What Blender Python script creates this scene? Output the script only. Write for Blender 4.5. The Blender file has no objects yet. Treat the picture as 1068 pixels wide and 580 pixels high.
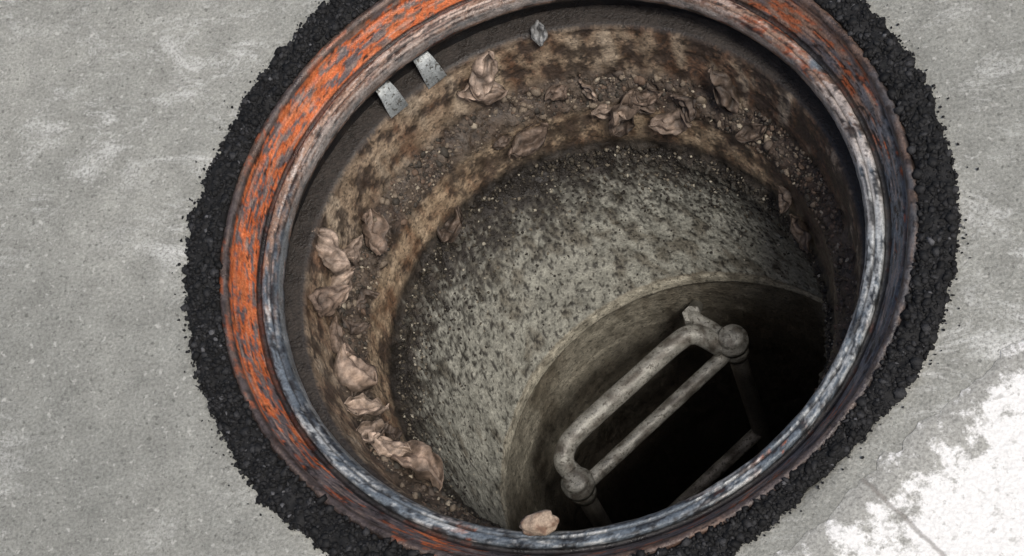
import bpy, math, random, bmesh
import numpy as np
from mathutils import Vector, Matrix, noise
from mathutils.bvhtree import BVHTree
random.seed(7); rng=np.random.default_rng(7)
sc=bpy.context.scene
# ---------------- camera (standing person, 1.66 m above the road, leaning over the near edge)
up=np.array([-.22645,.42053,.87855]);up/=np.linalg.norm(up)
e1=np.array([1,0,0.])-up[0]*up;e1/=np.linalg.norm(e1)
e2=np.cross(up,e1)
C=(0.3418,-0.8689,1.6637)
M=Matrix(((*e1,C[0]),(*e2,C[1]),(*up,C[2]),(0,0,0,1)))
cd=bpy.data.cameras.new("camera");cam=bpy.data.objects.new("camera",cd);sc.collection.objects.link(cam)
cam.matrix_world=M;cd.sensor_width=36;cd.sensor_fit='HORIZONTAL';cd.lens=66.545;cd.clip_start=.01;cd.clip_end=500
sc.camera=cam
# ---------------- helpers
def fbm(x,y,z,o=3):
    s=0;a=1;t=0
    for i in range(o):
        s+=a*noise.noise(Vector((x,y,z)));t+=a;a*=.5;x*=2.03;y*=2.03;z*=2.03
    return s/t
def sm(a,b,x):
    t=min(1,max(0,(x-a)/(b-a)));return t*t*(3-2*t)
def mixc(a,b,t): return tuple(a[i]*(1-t)+b[i]*t for i in range(3))
def mkmesh(name,V,F,mat,cols=None,smooth=True,parent=None):
    me=bpy.data.meshes.new(name)
    V=np.asarray(V,dtype=np.float32)
    F=np.asarray(F,dtype=np.int32)
    me.vertices.add(len(V));me.vertices.foreach_set("co",V.ravel())
    k=F.shape[1]
    me.loops.add(F.size);me.loops.foreach_set("vertex_index",F.ravel())
    me.polygons.add(len(F));me.polygons.foreach_set("loop_start",np.arange(0,F.size,k,dtype=np.int32))
    me.polygons.foreach_set("loop_total",np.full(len(F),k,dtype=np.int32))
    me.update(calc_edges=True);me.validate()
    if cols is not None:
        at=me.color_attributes.new("Col",'FLOAT_COLOR','POINT')
        c=np.ones((len(V),4),dtype=np.float32);c[:,:3]=np.asarray(cols);at.data.foreach_set("color",c.ravel())
    if smooth: me.polygons.foreach_set("use_smooth",np.ones(len(me.polygons),dtype=bool))
    me.materials.append(mat)
    o=bpy.data.objects.new(name,me);sc.collection.objects.link(o)
    if parent: o.parent=parent
    return o
def gridfaces(nr,ns,wrap=True):
    i=np.arange(nr-1)[:,None];m=ns if wrap else ns-1;j=np.arange(m)[None,:];j2=(j+1)%ns
    return np.stack([i*ns+j,i*ns+j2,(i+1)*ns+j2,(i+1)*ns+j],-1).reshape(-1,4)
class NT:
    def __init__(s,name):
        s.m=bpy.data.materials.new(name);s.m.use_nodes=True;s.t=s.m.node_tree;s.b=s.t.nodes["Principled BSDF"]
        s.co=s.t.nodes.new("ShaderNodeTexCoord").outputs["Object"]
    def n(s,ty,**k):
        a=s.t.nodes.new(ty)
        for q,v in k.items(): setattr(a,q,v)
        return a
    def L(s,a,b): s.t.links.new(a,b)
    def noise(s,scale,detail=4,rough=.6,vec=None,dist=0):
        a=s.n("ShaderNodeTexNoise");a.inputs["Scale"].default_value=scale;a.inputs["Detail"].default_value=detail
        a.inputs["Roughness"].default_value=rough;a.inputs["Distortion"].default_value=dist;s.L(vec or s.co,a.inputs["Vector"]);return a.outputs["Fac"]
    def mr(s,v,a,b,c,dd):
        m=s.n("ShaderNodeMapRange")
        s.L(v,m.inputs[0])
        for i,q in enumerate((a,b,c,dd)): m.inputs[i+1].default_value=q
        return m.outputs[0]
    def math(s,op,a,b=None):
        m=s.n("ShaderNodeMath",operation=op)
        for i,q in enumerate((a,b)):
            if q is None: continue
            if isinstance(q,(int,float)): m.inputs[i].default_value=q
            else: s.L(q,m.inputs[i])
        return m.outputs[0]
    def scale(s,c,v):
        m=s.n("ShaderNodeVectorMath",operation='SCALE')
        if isinstance(c,tuple): m.inputs[0].default_value=c
        else: s.L(c,m.inputs[0])
        s.L(v,m.inputs["Scale"]);return m.outputs[0]
    def mix(s,fac,a,b):
        m=s.n("ShaderNodeMix",data_type='RGBA')
        if isinstance(fac,(int,float)): m.inputs[0].default_value=fac
        else: s.L(fac,m.inputs[0])
        for i,q in ((6,a),(7,b)):
            if isinstance(q,tuple): m.inputs[i].default_value=(*q,1)
            else: s.L(q,m.inputs[i])
        return m.outputs[2]
    def attr(s):
        a=s.n("ShaderNodeAttribute");a.attribute_name="Col";return a.outputs["Color"]
    def bump(s,h,st,dist):
        b=s.n("ShaderNodeBump");b.inputs["Strength"].default_value=st;b.inputs["Distance"].default_value=dist
        s.L(h,b.inputs["Height"]);s.L(b.outputs[0],s.b.inputs["Normal"])
    def fin(s,col,rough=.9,spec=.3):
        s.L(col,s.b.inputs["Base Color"])
        if isinstance(rough,(int,float)): s.b.inputs["Roughness"].default_value=rough
        else: s.L(rough,s.b.inputs["Roughness"])
        s.b.inputs["Specular IOR Level"].default_value=spec
        return s.m
# ---------------- materials
def m_road():
    s=NT("road_concrete")
    big=s.noise(2.5,3,.6);mid=s.noise(28,4,.65);fine=s.noise(300,3,.75)
    c=s.mix(s.mr(big,.35,.65,0,1),(.235,.237,.215),(.315,.314,.283))
    c=s.scale(c,s.mr(mid,.3,.7,.82,1.16))
    c=s.scale(c,s.mr(fine,.3,.7,.66,1.34))
    dark=s.mr(s.noise(170,2,.5),.62,.70,0,.6);c=s.mix(dark,c,(.09,.09,.08))
    lt=s.mr(s.noise(115,2,.6),.62,.72,0,.6);c=s.mix(lt,c,(.56,.55,.51))
    sep=s.n("ShaderNodeMapping");s.L(s.co,sep.inputs[0]);sep.inputs["Rotation"].default_value=(0,0,.7);sep.inputs["Scale"].default_value=(10,20,1)
    sc1=s.noise(1,6,.8,vec=sep.outputs[0],dist=.8)
    patch=s.noise(3.1,2,.5)
    fac=s.math('MULTIPLY',s.mr(sc1,.51,.67,0,1),s.mr(patch,.45,.57,0,1))
    fac=s.math('MULTIPLY',fac,s.mr(fine,.35,.55,.1,.9))
    c=s.mix(fac,c,(.66,.66,.63))
    s.bump(fine,.7,.002)
    return s.fin(c,.88,.3)
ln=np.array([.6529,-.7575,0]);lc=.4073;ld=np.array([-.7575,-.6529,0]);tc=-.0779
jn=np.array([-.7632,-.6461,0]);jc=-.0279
def dotn(s,n,c):
    m=s.n("ShaderNodeVectorMath",operation='DOT_PRODUCT');s.L(s.co,m.inputs[0]);m.inputs[1].default_value=tuple(float(q) for q in n)
    return s.math('SUBTRACT',m.outputs["Value"],c)
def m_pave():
    s=NT("sunlit_look_concrete")  # very pale concrete: sunlight is put into the base colour
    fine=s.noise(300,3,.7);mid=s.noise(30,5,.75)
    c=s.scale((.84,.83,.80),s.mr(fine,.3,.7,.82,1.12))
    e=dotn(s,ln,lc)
    sun_edge=s.math('ADD',s.mr(e,0,.10,.19,-.13),mid)  # ragged border of the painted sunlit area, breaking up into grey
    w=s.mr(sun_edge,.55,.64,0,1)
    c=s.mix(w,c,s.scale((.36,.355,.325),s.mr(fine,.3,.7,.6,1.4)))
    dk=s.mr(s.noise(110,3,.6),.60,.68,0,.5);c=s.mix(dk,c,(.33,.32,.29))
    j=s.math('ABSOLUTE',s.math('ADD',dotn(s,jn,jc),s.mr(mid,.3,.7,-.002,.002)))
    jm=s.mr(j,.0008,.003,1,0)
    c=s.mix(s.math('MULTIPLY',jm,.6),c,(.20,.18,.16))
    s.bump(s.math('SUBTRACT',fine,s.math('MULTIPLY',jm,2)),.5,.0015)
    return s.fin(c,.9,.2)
def m_attr(name,fs=300,amp=.25,bs=.6,bd=.001,rough=.9,spec=.3,ms=60,mamp=.2,speck=0,speckc=(.02,.018,.015),metal=0):
    s=NT(name);c=s.attr()
    fine=s.noise(fs,3,.7);mid=s.noise(ms,4,.65)
    c=s.scale(c,s.mr(fine,.3,.7,1-amp,1+amp));c=s.scale(c,s.mr(mid,.3,.7,1-mamp,1+mamp))
    if speck:
        k=s.mr(s.noise(fs*.6,2,.6),.59,.63,0,speck);c=s.mix(k,c,speckc)
    s.bump(fine,bs,bd)
    s.b.inputs["Metallic"].default_value=metal
    return s.fin(c,rough if not isinstance(rough,tuple) else s.mr(mid,.35,.65,*rough),spec)
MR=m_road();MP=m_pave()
MA=m_attr("black_asphalt",500,.4,.6,.001,.7,.3)
MI=m_attr("rusty_painted_iron",380,.38,.8,.0012,(.26,.6),.6,45,.3,metal=.25)
MS=m_attr("stained_concrete",300,.36,.9,.0018,(.36,.8),.5,60,.4,speck=.55)
MG=m_attr("gravel_mix",500,.35,.5,.0006,.75,.4)
ML=m_attr("dry_leaf_tissue",240,.35,.8,.0015,.6,.4,70,.35)
MD=m_attr("dusty_galvanised_steel",380,.32,.7,.001,(.32,.62),.5,60,.35,speck=.8,speckc=(.06,.052,.04),metal=.2)
# ---------------- road
ns=720;th=np.arange(ns)*2*np.pi/ns
rs=[.372]+list(np.arange(.38,.9,.012))+[.95,1.1,1.4,2,3,5,9,16,30,60,120]
V=[]
for r in rs:
    for t in th:
        x,y=r*math.cos(t),r*math.sin(t)
        V.append((x,y,(.0012*fbm(x*7,y*7,0,2)-(.01 if r<.375 else 0)) if r<1 else 0))
mkmesh("road",V,gridfaces(len(rs),ns),MR)
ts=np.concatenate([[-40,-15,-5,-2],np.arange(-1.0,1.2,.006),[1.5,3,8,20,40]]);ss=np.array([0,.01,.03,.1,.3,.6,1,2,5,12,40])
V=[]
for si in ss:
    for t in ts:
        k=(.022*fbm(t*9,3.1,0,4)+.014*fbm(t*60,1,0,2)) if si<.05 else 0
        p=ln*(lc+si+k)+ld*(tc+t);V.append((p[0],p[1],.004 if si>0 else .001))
mkmesh("sunlit_look_pavement",V,gridfaces(len(ss),len(ts),False),MP)  # pavement sheet whose bright colour stands in for direct sun
# ---------------- asphalt patch
def aout(t):
    return .3955+.009*fbm(math.cos(t)*4,math.sin(t)*4,5,3)+.008*fbm(math.cos(t)*26,math.sin(t)*26,1,3)-.018*math.exp(-((((t-math.radians(-50))+math.pi)%(2*math.pi)-math.pi)/.35)**2)
nr=30;V=[];K=[]
def ah(x,y): return .006*fbm(x*70,y*70,2,3)
for i in range(nr):
    q=i/(nr-1)
    for t in th:
        ro=aout(t);ri=.3575+.003*fbm(math.cos(t)*22,math.sin(t)*22,9,3);r=ri+(ro-ri)*q
        x,y=r*math.cos(t),r*math.sin(t)
        e=min(1,min(q,1-q)*6)
        z=.001+e*(.005+ah(x,y))+(-.006 if q in(0,1) else 0)
        V.append((x,y,z));g=.010+.006*fbm(x*40,y*40,3,2);K.append((g,g,g*1.03))
pa=mkmesh("asphalt_patch",V,gridfaces(nr,ns),MA,K)
# ---------------- grains
ph=(1+5**.5)/2
IV=np.array([(-1,ph,0),(1,ph,0),(-1,-ph,0),(1,-ph,0),(0,-1,ph),(0,1,ph),(0,-1,-ph),(0,1,-ph),(ph,0,-1),(ph,0,1),(-ph,0,-1),(-ph,0,1)],float);IV/=np.linalg.norm(IV[0])
IF=np.array([(0,11,5),(0,5,1),(0,1,7),(0,7,10),(0,10,11),(1,5,9),(5,11,4),(11,10,2),(10,7,6),(7,1,8),(3,9,4),(3,4,2),(3,2,6),(3,6,8),(3,8,9),(4,9,5),(2,4,11),(6,2,10),(8,6,7),(9,8,1)])
def grains(name,pos,size,col,mat,parent=None):
    n=len(pos);pos=np.asarray(pos);size=np.asarray(size);col=np.asarray(col)
    v=IV[None]*(1+.7*(rng.random((n,12,1))-.5))*(rng.uniform(.45,1.25,(n,1,3)))
    a=rng.uniform(0,6.28,n);b=rng.uniform(0,6.28,n)
    ca,sa,cb,sb=np.cos(a),np.sin(a),np.cos(b),np.sin(b);o=np.zeros(n);l=o+1
    Rz=np.stack([ca,-sa,o,sa,ca,o,o,o,l],1).reshape(n,3,3);Rx=np.stack([l,o,o,o,cb,-sb,o,sb,cb],1).reshape(n,3,3)
    v=np.einsum('nij,nkj->nki',Rz@Rx,v);v*=size[:,None,None];v+=pos[:,None,:]
    F=(IF[None]+12*np.arange(n)[:,None,None]).reshape(-1,3)
    return mkmesh(name,v.reshape(-1,3),F,mat,np.repeat(col,12,0),smooth=False,parent=parent)
P=[];S=[];K=[]
for i in range(10500):
    t=rng.uniform(0,2*math.pi);ro=aout(t);q=rng.random()
    r=.358+(ro+.002-.358)*q
    if rng.random()<.035: r=ro+abs(rng.normal(0,.008))
    s=rng.choice([.0014,.0022,.0034,.0048],p=[.35,.33,.22,.10])*rng.uniform(.8,1.2) if r<ro else rng.uniform(.0006,.0018)
    x,y=r*math.cos(t),r*math.sin(t)
    P.append((x,y,.0045+ah(x,y)+rng.uniform(0,.002) if r<ro-.003 else .002+rng.uniform(0,.001)));S.append(s)
    g=rng.choice([.006,.010,.017,.032,.09],p=[.35,.33,.22,.085,.015]);K.append((g,g,g*1.05))
grains("aggregate",P,S,K,MA,parent=pa)
# ---------------- iron frame
prof=[(.372,-.03),(.3600,-.004),(.3577,.002),(.3560,.0045),(.3515,.0045),(.3490,.002),(.3475,-.003),(.3465,-.010),(.3440,-.0115),(.3425,-.013),(.3330,-.030),(.3295,-.037),(.3265,-.0385),(.3245,-.036),(.3235,-.0325),(.3215,-.0315),(.3160,-.0325),(.3145,-.0345),(.3130,-.0325),(.3085,-.034),(.3062,-.038),(.305,-.044),(.3052,-.050),(.3065,-.054),(.316,-.058),(.322,-.064),(.324,-.103)]
pp=[]
for (a,b),(c,e) in zip(prof[:-1],prof[1:]):
    L=math.hypot(c-a,e-b);k=max(1,int(L/.0018))
    for i in range(k): pp.append((a+(c-a)*i/k,b+(e-b)*i/k))
pp.append(prof[-1])
def ang(t,c,w):
    dlt=(t-math.radians(c)+math.pi)%(2*math.pi)-math.pi
    return math.exp(-(math.degrees(dlt)/w)**2)
ORG=(.58,.13,.037);RUST=(.15,.06,.03);BRN=(.30,.19,.135);GRY=(.13,.155,.18);LGT=(.50,.51,.50);BLK=(.014,.013,.013)
V=[];K=[]
for (r0,z0) in pp:
    for t in th:
        ct,st=math.cos(t),math.sin(t)
        a=fbm(ct*5,st*5,z0*40,3);b=fbm(ct*16,st*16,z0*110+r0*180,4);c=fbm(ct*60,st*60,r0*500+z0*500,3)
        s2=fbm(ct*9,st*9,r0*330+z0*240,3)
        am=.3 if r0>.345 else 1
        r=r0+am*(.0011*b+.0004*c);z=z0+am*(.0009*c+.001*a)
        if r0>.325:
            col=mixc(GRY,BRN,sm(-.1,.3,a+b*.7+s2*.5+.3*ang(t,55,50)+.3*ang(t,90,40)-.3*ang(t,230,45)-.35*ang(t,-10,40)))
            o=1.0*ang(t,190,22)+.95*ang(t,143,24)+.65*ang(t,108,18)+.75*ang(t,76,14)+.8*ang(t,247,8)+.6*ang(t,48,22)+.42*ang(t,215,14)+.3*ang(t,-60,30)
            o=o+b*2.2+c*.6+s2*.7-.63+a*.7
            if r0>.3475: o-=.65
            col=mixc(mixc(col,RUST,.45-.4*ang(t,-5,35)),mixc(ORG,(.36,.13,.065),.7*ang(t,45,30)),sm(0,.18,o))
            col=mixc(col,(.70,.26,.11),.45*sm(.25,.6,o+c*.5)*(1-ang(t,45,30)))
            col=mixc(col,(.36,.26,.21),.6*sm(.1,.34,s2-b*.6-c*.2))
            col=mixc(col,BLK,.92*sm(.04,.24,c*.7+b*.9-s2*.4-.22*sm(0,.3,o)))
            if r0>.3475: col=mixc(col,(.05,.035,.028),.6)
        else:
            br=.75*ang(t,60,55)+.6*ang(t,125,35)+.45*ang(t,170,25)-.45*ang(t,235,50)-.4*ang(t,-30,35)
            col=mixc(GRY,BRN,sm(-.05,.3,a+b*.6+s2*.7+br-.1))
            o=.5*ang(t,250,8)+.45*ang(t,-55,16)+.6*ang(t,45,28)+.3*ang(t,120,30)+b+c*.4+s2*.4-.42
            col=mixc(col,mixc(RUST,ORG,.4),sm(.05,.3,o))
            col=mixc(col,mixc(LGT,(.50,.38,.31),min(1,max(0,br))),.8*sm(.12,.44,c*.7+a+s2+.6*ang(t,-10,35)+.15*ang(t,240,40)))
            col=mixc(col,BLK,.85*sm(.08,.32,b*.9-c*.5-s2*.6+.08))
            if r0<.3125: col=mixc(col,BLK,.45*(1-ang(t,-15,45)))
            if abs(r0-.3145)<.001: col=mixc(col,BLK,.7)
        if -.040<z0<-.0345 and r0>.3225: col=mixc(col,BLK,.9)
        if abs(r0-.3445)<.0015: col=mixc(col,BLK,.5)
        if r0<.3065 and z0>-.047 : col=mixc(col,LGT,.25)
        if z0<-.052: col=mixc(BLK,(.035,.026,.02),sm(0,.4,b))  # near-black rust below the lip, with the overhang's shade painted in
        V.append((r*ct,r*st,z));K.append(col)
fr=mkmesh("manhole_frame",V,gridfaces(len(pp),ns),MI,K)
# ---------------- shaft
keys=[(-.091,.345,0,0),(-.093,.300,0,0),(-.097,.2963,0,0),(-.170,.289,0,0),(-.182,.285,0,0),(-.205,.268,0,0),(-.215,.264,0,0),(-.285,.256,0,0),(-.294,.252,0,0),(-.306,.246,0,0),(-.480,.2560,.085,-.092),(-.487,.2575,.088,-.095),(-.4905,.2605,.088,-.095),(-.492,.2570,.088,-.095),(-.503,.2572,.088,-.095),(-.507,.2645,.088,-.095),(-.60,.265,.088,-.095),(-1.0,.266,.088,-.095),(-3.4,.27,.088,-.095),(-3.41,.001,.088,-.095)]
keys=[k for k in keys if k[0] not in (-.4905,)]
pp=[]
for a,b in zip(keys[:-1],keys[1:]):
    L=math.hypot(b[1]-a[1],b[0]-a[0],);st=.0028 if a[0]>-.51 else (.01 if a[0]>-1 else .2)
    if -.51<a[0]<-.47: st=.002
    k=max(1,int(L/st))
    for i in range(k): pp.append(tuple(a[j]+(b[j]-a[j])*i/k for j in range(4)))
pp.append(keys[-1])
TAN=(.29,.215,.145);RS=(.15,.082,.048);DRT_SHADE=(.047,.035,.027);DK=(.016,.014,.012);GR=(.25,.247,.212);BEI=(.27,.248,.197)
V=[];K=[]
for (z0,r0,cx,cy) in pp:
    for t in th:
        ct,st=math.cos(t),math.sin(t);x,y=ct*.3,st*.3
        a=fbm(x*9,y*9,z0*9,3);b=fbm(x*40,y*40,z0*40,3);c=fbm(x*190,y*190,z0*190,2);sv=fbm(x*45,y*45,z0*9,3)
        zz=z0+.009*b+.012*a+.006*c
        led=sm(-.168,-.185,z0)*sm(-.222,-.205,z0)+sm(-.28,-.295,z0)*sm(-.33,-.305,z0)
        r=r0+(.0028*b+.0017*c+.004*a)*(1 if z0<-.100 else .4)+led*.006*c+led*.008*b
        z=z0+led*.004*c
        if z0>-.6 and z0<-.483: r=r0+.0006*c+.0012*b
        if z0>-.094: col=(.03,.024,.02)  # collar top near black, part of the painted shade under the lip
        else:
            col=mixc(TAN,RS,sm(-.02,.35,sv*.6+b*.5+.3*a+.3*ang(t,30,45)))
            col=mixc(col,(.42,.34,.25),.65*sm(.05,.35,-sv-.4*b))
            col=mixc(col,DRT_SHADE,.85*sm(-.02,.20,b-.3*a+.25*ang(t,0,50)+.5*c))
            col=mixc(col,DRT_SHADE,.6*sm(-.106,-.095,zz))  # upper collar edge darkened: lip shade carried on in the colour
            l1=sm(-.160,-.182,zz)*sm(-.228,-.208,zz);col=mixc(col,DRT_SHADE,.88*l1)
            low=sm(-.215,-.23,zz)
            col=mixc(col,mixc((.37,.275,.18),(.20,.11,.06),sm(-.15,.3,sv*.5+b*.6)),low*.65)
            col=mixc(col,DRT_SHADE,.82*low*sm(-.04,.22,a+b*.7+.5*c+.3*ang(t,0,45)))
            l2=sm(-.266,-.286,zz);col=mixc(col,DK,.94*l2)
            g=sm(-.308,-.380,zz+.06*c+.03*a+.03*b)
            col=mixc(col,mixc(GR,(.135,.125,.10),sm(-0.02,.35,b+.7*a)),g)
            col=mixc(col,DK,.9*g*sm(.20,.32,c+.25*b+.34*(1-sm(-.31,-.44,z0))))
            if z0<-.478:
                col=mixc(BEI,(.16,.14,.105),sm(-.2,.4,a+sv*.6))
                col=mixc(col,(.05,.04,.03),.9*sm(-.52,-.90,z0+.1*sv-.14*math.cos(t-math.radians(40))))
            col=mixc(col,(.52,.485,.39),.85*sm(-.480,-.486,z0)*sm(-.504,-.500,z0)*sm(-.4,.0,b))
            if -.512<z0<-.504: col=mixc(col,DK,.6)
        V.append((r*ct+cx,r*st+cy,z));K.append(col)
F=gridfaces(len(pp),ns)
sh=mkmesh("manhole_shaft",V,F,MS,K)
bvh=BVHTree.FromPolygons([tuple(v) for v in V],[tuple(int(q) for q in ff) for ff in F])
# ---------------- debris on ledges
P=[];S=[];K=[]
pal=[(.17,.135,.10),(.09,.07,.055),(.04,.034,.027),(.32,.275,.21),(.125,.085,.06)]
for i in range(7000):
    t=rng.uniform(0,2*math.pi);u=rng.random()
    dens=.45+1.5*fbm(math.cos(t)*4,math.sin(t)*4,4,3)
    if rng.random()>dens+.25: continue
    r=.264+.023*u**.8;z=-.216+.038*u**1.1
    loc,nn,_,_=bvh.find_nearest(Vector((r*math.cos(t),r*math.sin(t),z)))
    P.append(tuple(loc));S.append(rng.choice([.0012,.0022,.0034,.0055],p=[.52,.31,.13,.04])*rng.uniform(.7,1.3))
    K.append(pal[rng.choice(5,p=[.27,.28,.28,.06,.11])])
for i in range(7500):
    t=rng.uniform(0,2*math.pi);q=min(1,rng.exponential(.2))
    z0=-.290-.18*q;kk=max(0,(-z0-.306))/.174
    rr=.248+.0080*q
    loc,nn,_,_=bvh.find_nearest(Vector((rr*math.cos(t)+.085*kk,rr*math.sin(t)-.092*kk,z0)))
    P.append(tuple(loc));S.append(rng.uniform(.0007,.0030)*(1-.4*q))
    g=rng.choice([0,1,2,3],p=[.62,.24,.09,.05]);K.append([(.018,.015,.012),(.05,.042,.03),(.14,.12,.09),(.30,.275,.22)][g])
grains("gravel_debris",P,S,K,MG)
# ---------------- leaves  (x,y,z,length mm,azimuth,kind)
leaf=[(-.109,.275,-.120,56,100,0),(-.118,.268,-.150,50,160,0),(-.110,.239,-.225,24,20,1),(.033,.264,-.208,48,80,3),(.098,.244,-.228,48,10,3),(.162,.238,-.160,54,95,1),
(-.288,.067,-.125,54,150,0),(-.259,.110,-.184,54,110,0),(-.276,.079,-.173,42,60,3),(-.290,.002,-.125,54,200,0),(-.286,.034,-.163,48,250,0),(-.286,-.026,-.171,44,120,3),(-.270,-.063,-.188,54,330,0),
(-.257,-.109,-.188,48,10,0),(-.248,-.136,-.184,42,30,3),(-.230,-.148,-.197,46,350,0),(-.204,-.171,-.213,62,335,0),(-.189,.171,-.292,44,60,1),(.235,.106,-.274,44,100,1),(.037,.257,-.235,42,50,1),
(-.031,.276,-.191,30,10,3),(.007,.277,-.189,28,80,3),(.070,.257,-.197,36,20,3),(-.036,.300,-.098,26,95,2),(-.078,.236,-.235,56,25,3),(-.27,.05,-.20,30,10,1),(.13,.25,-.20,36,60,1),(.06,.262,-.21,34,130,1),(-.268,-.085,-.20,34,70,1),(.02,.262,-.22,38,150,3),(-.24,-.135,-.21,32,90,1),(.19,.20,-.205,36,20,1),(.225,.15,-.26,30,60,1),(-.28,-.005,-.19,34,30,1)]
V=[];F=[];K=[]
def addleaf(p,n,L,az,dark,seed):
    rr=random.Random(seed);nu,nv=19,15
    wr=rr.uniform(.56,.78);cup=rr.uniform(1.9,3.0);bend=rr.uniform(.5,1.2)*rr.choice((1,1,-1));tw=rr.uniform(-.6,.6)
    n=(Vector(n)*.8+Vector((0,0,.4))).normalized()
    X=Vector((math.cos(az),math.sin(az),0));X=(X-n*X.dot(n)).normalized();Y=n.cross(X)
    b0=len(V);pts=[]
    base=[(.235,.175,.135),(.19,.138,.105),(.30,.228,.178)][rr.randrange(3)]
    if dark==1: base=(.075,.055,.042)
    if dark==2: base=(.20,.20,.195)
    if dark==3: base=tuple(c*.66 for c in base)
    sgn=-1 if rr.random()<.6 else 1
    for i in range(nu):
        u=-1+2*i/(nu-1)
        w=wr*max(.015,(1-abs(u)**2.6))**.65*(1-.18*u)
        if u>.5: w*=1-.8*(u-.5)/.5
        for j in range(nv):
            v=-1+2*j/(nv-1);a=v*cup*.5*(1+.3*u)
            y=math.sin(a)*w/(cup*.5);h=sgn*(1-math.cos(a))*w/(cup*.5)
            fl=fbm(u*2.1+seed,v*2.3,seed*3.1,3)
            h+=.62*fl+.07*math.sin(v*9+fl*6+seed);y+=.25*fbm(u*2+9,v*2,seed,3)
            xx=u+.18*fbm(u*3,v*3,seed+5,3)
            xb=math.sin(xx*bend*.7)/(bend*.7);h+=(1-math.cos(xx*bend*.7))/(bend*.7)*.9
            yy=y*math.cos(tw*u)-h*math.sin(tw*u);hh=y*math.sin(tw*u)+h*math.cos(tw*u)
            pts.append(Vector((xb,yy,hh)))
            vein=.65 if j==nv//2 else (1+.2*math.sin(u*16+abs(v)*7))
            K.append(tuple(max(.01,c*vein*(1+1.6*fl)*(1-.4*(abs(v)>.8))) for c in base))  # crumple hollows darker, raised folds lighter: shading put into the leaf colour
    mz=min(q.z for q in pts)
    for q in pts:
        V.append(tuple(Vector(p)+X*q.x*L+Y*q.y*L+n*((q.z-mz*.85)*L+.001)))
    for i in range(nu-1):
        for j in range(nv-1): F.append((b0+i*nv+j,b0+i*nv+j+1,b0+(i+1)*nv+j+1,b0+(i+1)*nv+j))
for i,(x,y,z,s,az,dk) in enumerate(leaf):
    loc,nn,_,_=bvh.find_nearest(Vector((x,y,z)))
    if nn.dot(Vector((-x,-y,.3)))<0: nn=-nn
    addleaf(loc,nn,s/1000*.58,math.radians(az),dk,i+3)
lv=mkmesh("dry_leaves",V,F,ML,K)
m=lv.modifiers.new("s",'SOLIDIFY');m.thickness=.0009
m=lv.modifiers.new("u",'SUBSURF');m.levels=1;m.render_levels=1
# ---------------- ladder
lad=bpy.data.objects.new("manhole_ladder",None);sc.collection.objects.link(lad)
def catm(pts,n=8):
    P=[Vector(p) for p in pts];P=[P[0]*2-P[1]]+P+[P[-1]*2-P[-2]];o=[]
    for i in range(1,len(P)-2):
        for k in range(n):
            t=k/n;o.append(.5*((2*P[i])+(P[i+1]-P[i-1])*t+(2*P[i-1]-5*P[i]+4*P[i+1]-P[i+2])*t*t+(3*P[i]-P[i-1]-3*P[i+1]+P[i+2])*t**3))
    o.append(P[-2]);return o
def tube(name,pts,rad,col,seg=20,sm_=True,smooth=True):
    P=catm(pts) if sm_ else [Vector(p) for p in pts]
    V=[];K=[];X=None
    for i,p in enumerate(P):
        tg=(P[min(i+1,len(P)-1)]-P[max(i-1,0)]).normalized()
        if X is None: X=tg.orthogonal().normalized()
        X=(X-tg*X.dot(tg)).normalized();Y=tg.cross(X)
        R=rad(i/(len(P)-1)) if callable(rad) else rad
        for j in range(seg):
            a=j*2*math.pi/seg;rn=R*(1+.05*fbm(p.x*60+math.cos(a),p.y*60+math.sin(a),p.z*60,2))
            q=p+X*math.cos(a)*rn+Y*math.sin(a)*rn;V.append(tuple(q))
            nn=fbm(q.x*70,q.y*70,q.z*70,3);K.append(mixc(col,(.07,.058,.045),.85*sm(-.06,.30,nn)))
    b=len(V);V.append(tuple(P[0]));V.append(tuple(P[-1]));K+= [col,col]
    F=[tuple(r) for r in gridfaces(len(P),seg)]
    for j in range(seg):
        F.append((b,(j+1)%seg,j,j));F.append((b+1,(len(P)-1)*seg+j,(len(P)-1)*seg+(j+1)%seg,(len(P)-1)*seg+(j+1)%seg))
    me=bpy.data.meshes.new(name);me.from_pydata(V,[],[tuple(dict.fromkeys(int(q) for q in x)) for x in F]);me.update()
    at=me.color_attributes.new("Col",'FLOAT_COLOR','POINT')
    for i,k in enumerate(K): at.data[i].color=(*k,1)
    for q in me.polygons:q.use_smooth=smooth
    me.materials.append(MD);o=bpy.data.objects.new(name,me);sc.collection.objects.link(o);o.parent=lad;return o
STL=(.27,.262,.232)
zc=-.47
A=np.array([.1215,.0714,zc]);B=np.array([-.0756,-.0992,zc])
capp=[(-.056,.0120),(-.054,.0168),(-.036,.0170),(-.0345,.0140),(-.026,.0140),(-.0245,.0200),(-.012,.0203),(-.0105,.0165),(-.004,.0162),(-.0005,.0145),(.0008,.0090),(.001,.001)]
for nm,p in(("post_1",A),("post_2",B)):
    tube(nm,[(p[0],p[1],zc-.004),(p[0],p[1],-.6),(p[0],p[1],-.9),(p[0],p[1],-3.3)],.0115,(.17,.16,.14),sm_=False)
    n=len(capp)
    tube(nm+"_cap",[(p[0],p[1],zc+c[0]) for c in capp],lambda u:capp[min(n-1,int(round(u*(n-1))))][1],STL,28,False)
def lerp(a,b,t): return a+(b-a)*t
a=A.copy();b=B.copy();a[2]=b[2]=-.505
tube("rung_1",[lerp(a,b,t) for t in (0,.25,.5,.75,1)],.0092,STL)
for nm,zq in(("rung_2",-.80),("rung_3",-1.1),("rung_4",-1.4)):
    a=A.copy();b=B.copy();a[2]=b[2]=zq;tube(nm,[lerp(a,b,t) for t in (0,.3,.7,1)],.0095,(.34,.32,.28))
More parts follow.
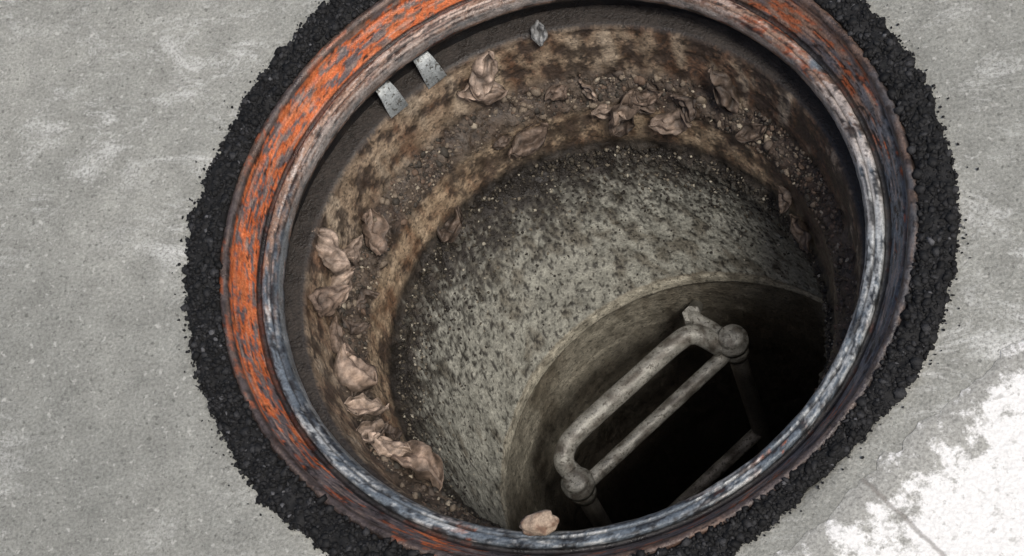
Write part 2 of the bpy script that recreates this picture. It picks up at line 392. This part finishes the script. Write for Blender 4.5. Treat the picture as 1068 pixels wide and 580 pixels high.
g=[(-.0761,-.0903,-.490),(-.0894,-.0766,-.475),(-.0865,-.0595,-.468),(-.0689,-.0384,-.465),(-.0008,.0198,-.465),(.0556,.0668,-.465),(.0757,.0764,-.468),(.0920,.0726,-.478),(.1068,.0659,-.492)]
tube("grab_bar",g,.0126,STL)
s0=A.copy();s0[2]=-.490;s1=np.array([.0716,.1157,-.5]);h=np.array([.067,.169,-.585])
tube("wall_bracket",[s0,lerp(s0,s1,.5),s1,lerp(s1,h,.5),h],.009,STL)
tube("bracket_bolt",[s1+[0,0,z] for z in(-.012,.002,.008,.0082)],lambda u:[.013,.013,.012,.001][int(round(u*3))],STL,6,False,False)
# ---------------- metal tabs
for deg,tw in((131.7,.1),(121.9,-.1)):
    t=math.radians(deg)
    R=Vector((math.cos(t),math.sin(t),0));T=Vector((-R.y,R.x,0))
    V=[]
    path=[(.320,-.060),(.310,-.062),(.304,-.066),(.300,-.073),(.298,-.083),(.2935,-.098)]
    for i,(r,z) in enumerate(path):
        wd=.009+.0038*(i/5)
        for j in (-1,-.33,.33,1): V.append(tuple(R*r+T*(wd*j+tw*.02*i/5)+Vector((0,0,z+.0015*j*tw*10))))
    o=mkmesh("metal_tab",V,gridfaces(6,4,False),MD,[(.34,.36,.355)]*len(V))
    m=o.modifiers.new("s",'SOLIDIFY');m.thickness=.0016
    m=o.modifiers.new("b",'BEVEL');m.width=.0005
# ---------------- stone on lip
bm=bmesh.new();bmesh.ops.create_icosphere(bm,subdivisions=4,radius=1)
c=Vector((-.0239,-.3012,-.024))
for v in bm.verts:
    k=1+.5*fbm(v.co.x*1.3,v.co.y*1.3,v.co.z*1.3+3,3)
    v.co=Vector((v.co.x*.018,v.co.y*.0115,v.co.z*.011))*k+c
me=bpy.data.meshes.new("stone");bm.to_mesh(me);bm.free()
at=me.color_attributes.new("Col",'FLOAT_COLOR','POINT')
for v in me.vertices:
    k=fbm(v.co.x*90,v.co.y*90,v.co.z*90,3);at.data[v.index].color=(*mixc((.36,.275,.205),(.18,.11,.075),sm(-.1,.3,k)),1)
for q in me.polygons:q.use_smooth=True
me.materials.append(MG);o=bpy.data.objects.new("stone",me);sc.collection.objects.link(o)
# ---------------- light
w=bpy.data.worlds.new("World");sc.world=w;w.use_nodes=True
bg=w.node_tree.nodes["Background"];sky=w.node_tree.nodes.new("ShaderNodeTexSky");sky.sky_type='NISHITA';sky.sun_disc=False
sd=Vector((.40,-.42,1)).normalized()
sky.sun_elevation=math.asin(sd.z);sky.sun_rotation=math.atan2(sd.x,sd.y);sky.air_density=1;sky.dust_density=4
w.node_tree.links.new(sky.outputs[0],bg.inputs[0]);bg.inputs[1].default_value=.10
l=bpy.data.lights.new("sun",'SUN');l.energy=2.7;l.angle=math.radians(12);l.color=(1,.96,.9)
lo=bpy.data.objects.new("sun",l);sc.collection.objects.link(lo);lo.rotation_euler=sd.to_track_quat('Z','Y').to_euler()
sc.view_settings.view_transform='Standard';sc.view_settings.look='None';sc.view_settings.exposure=0
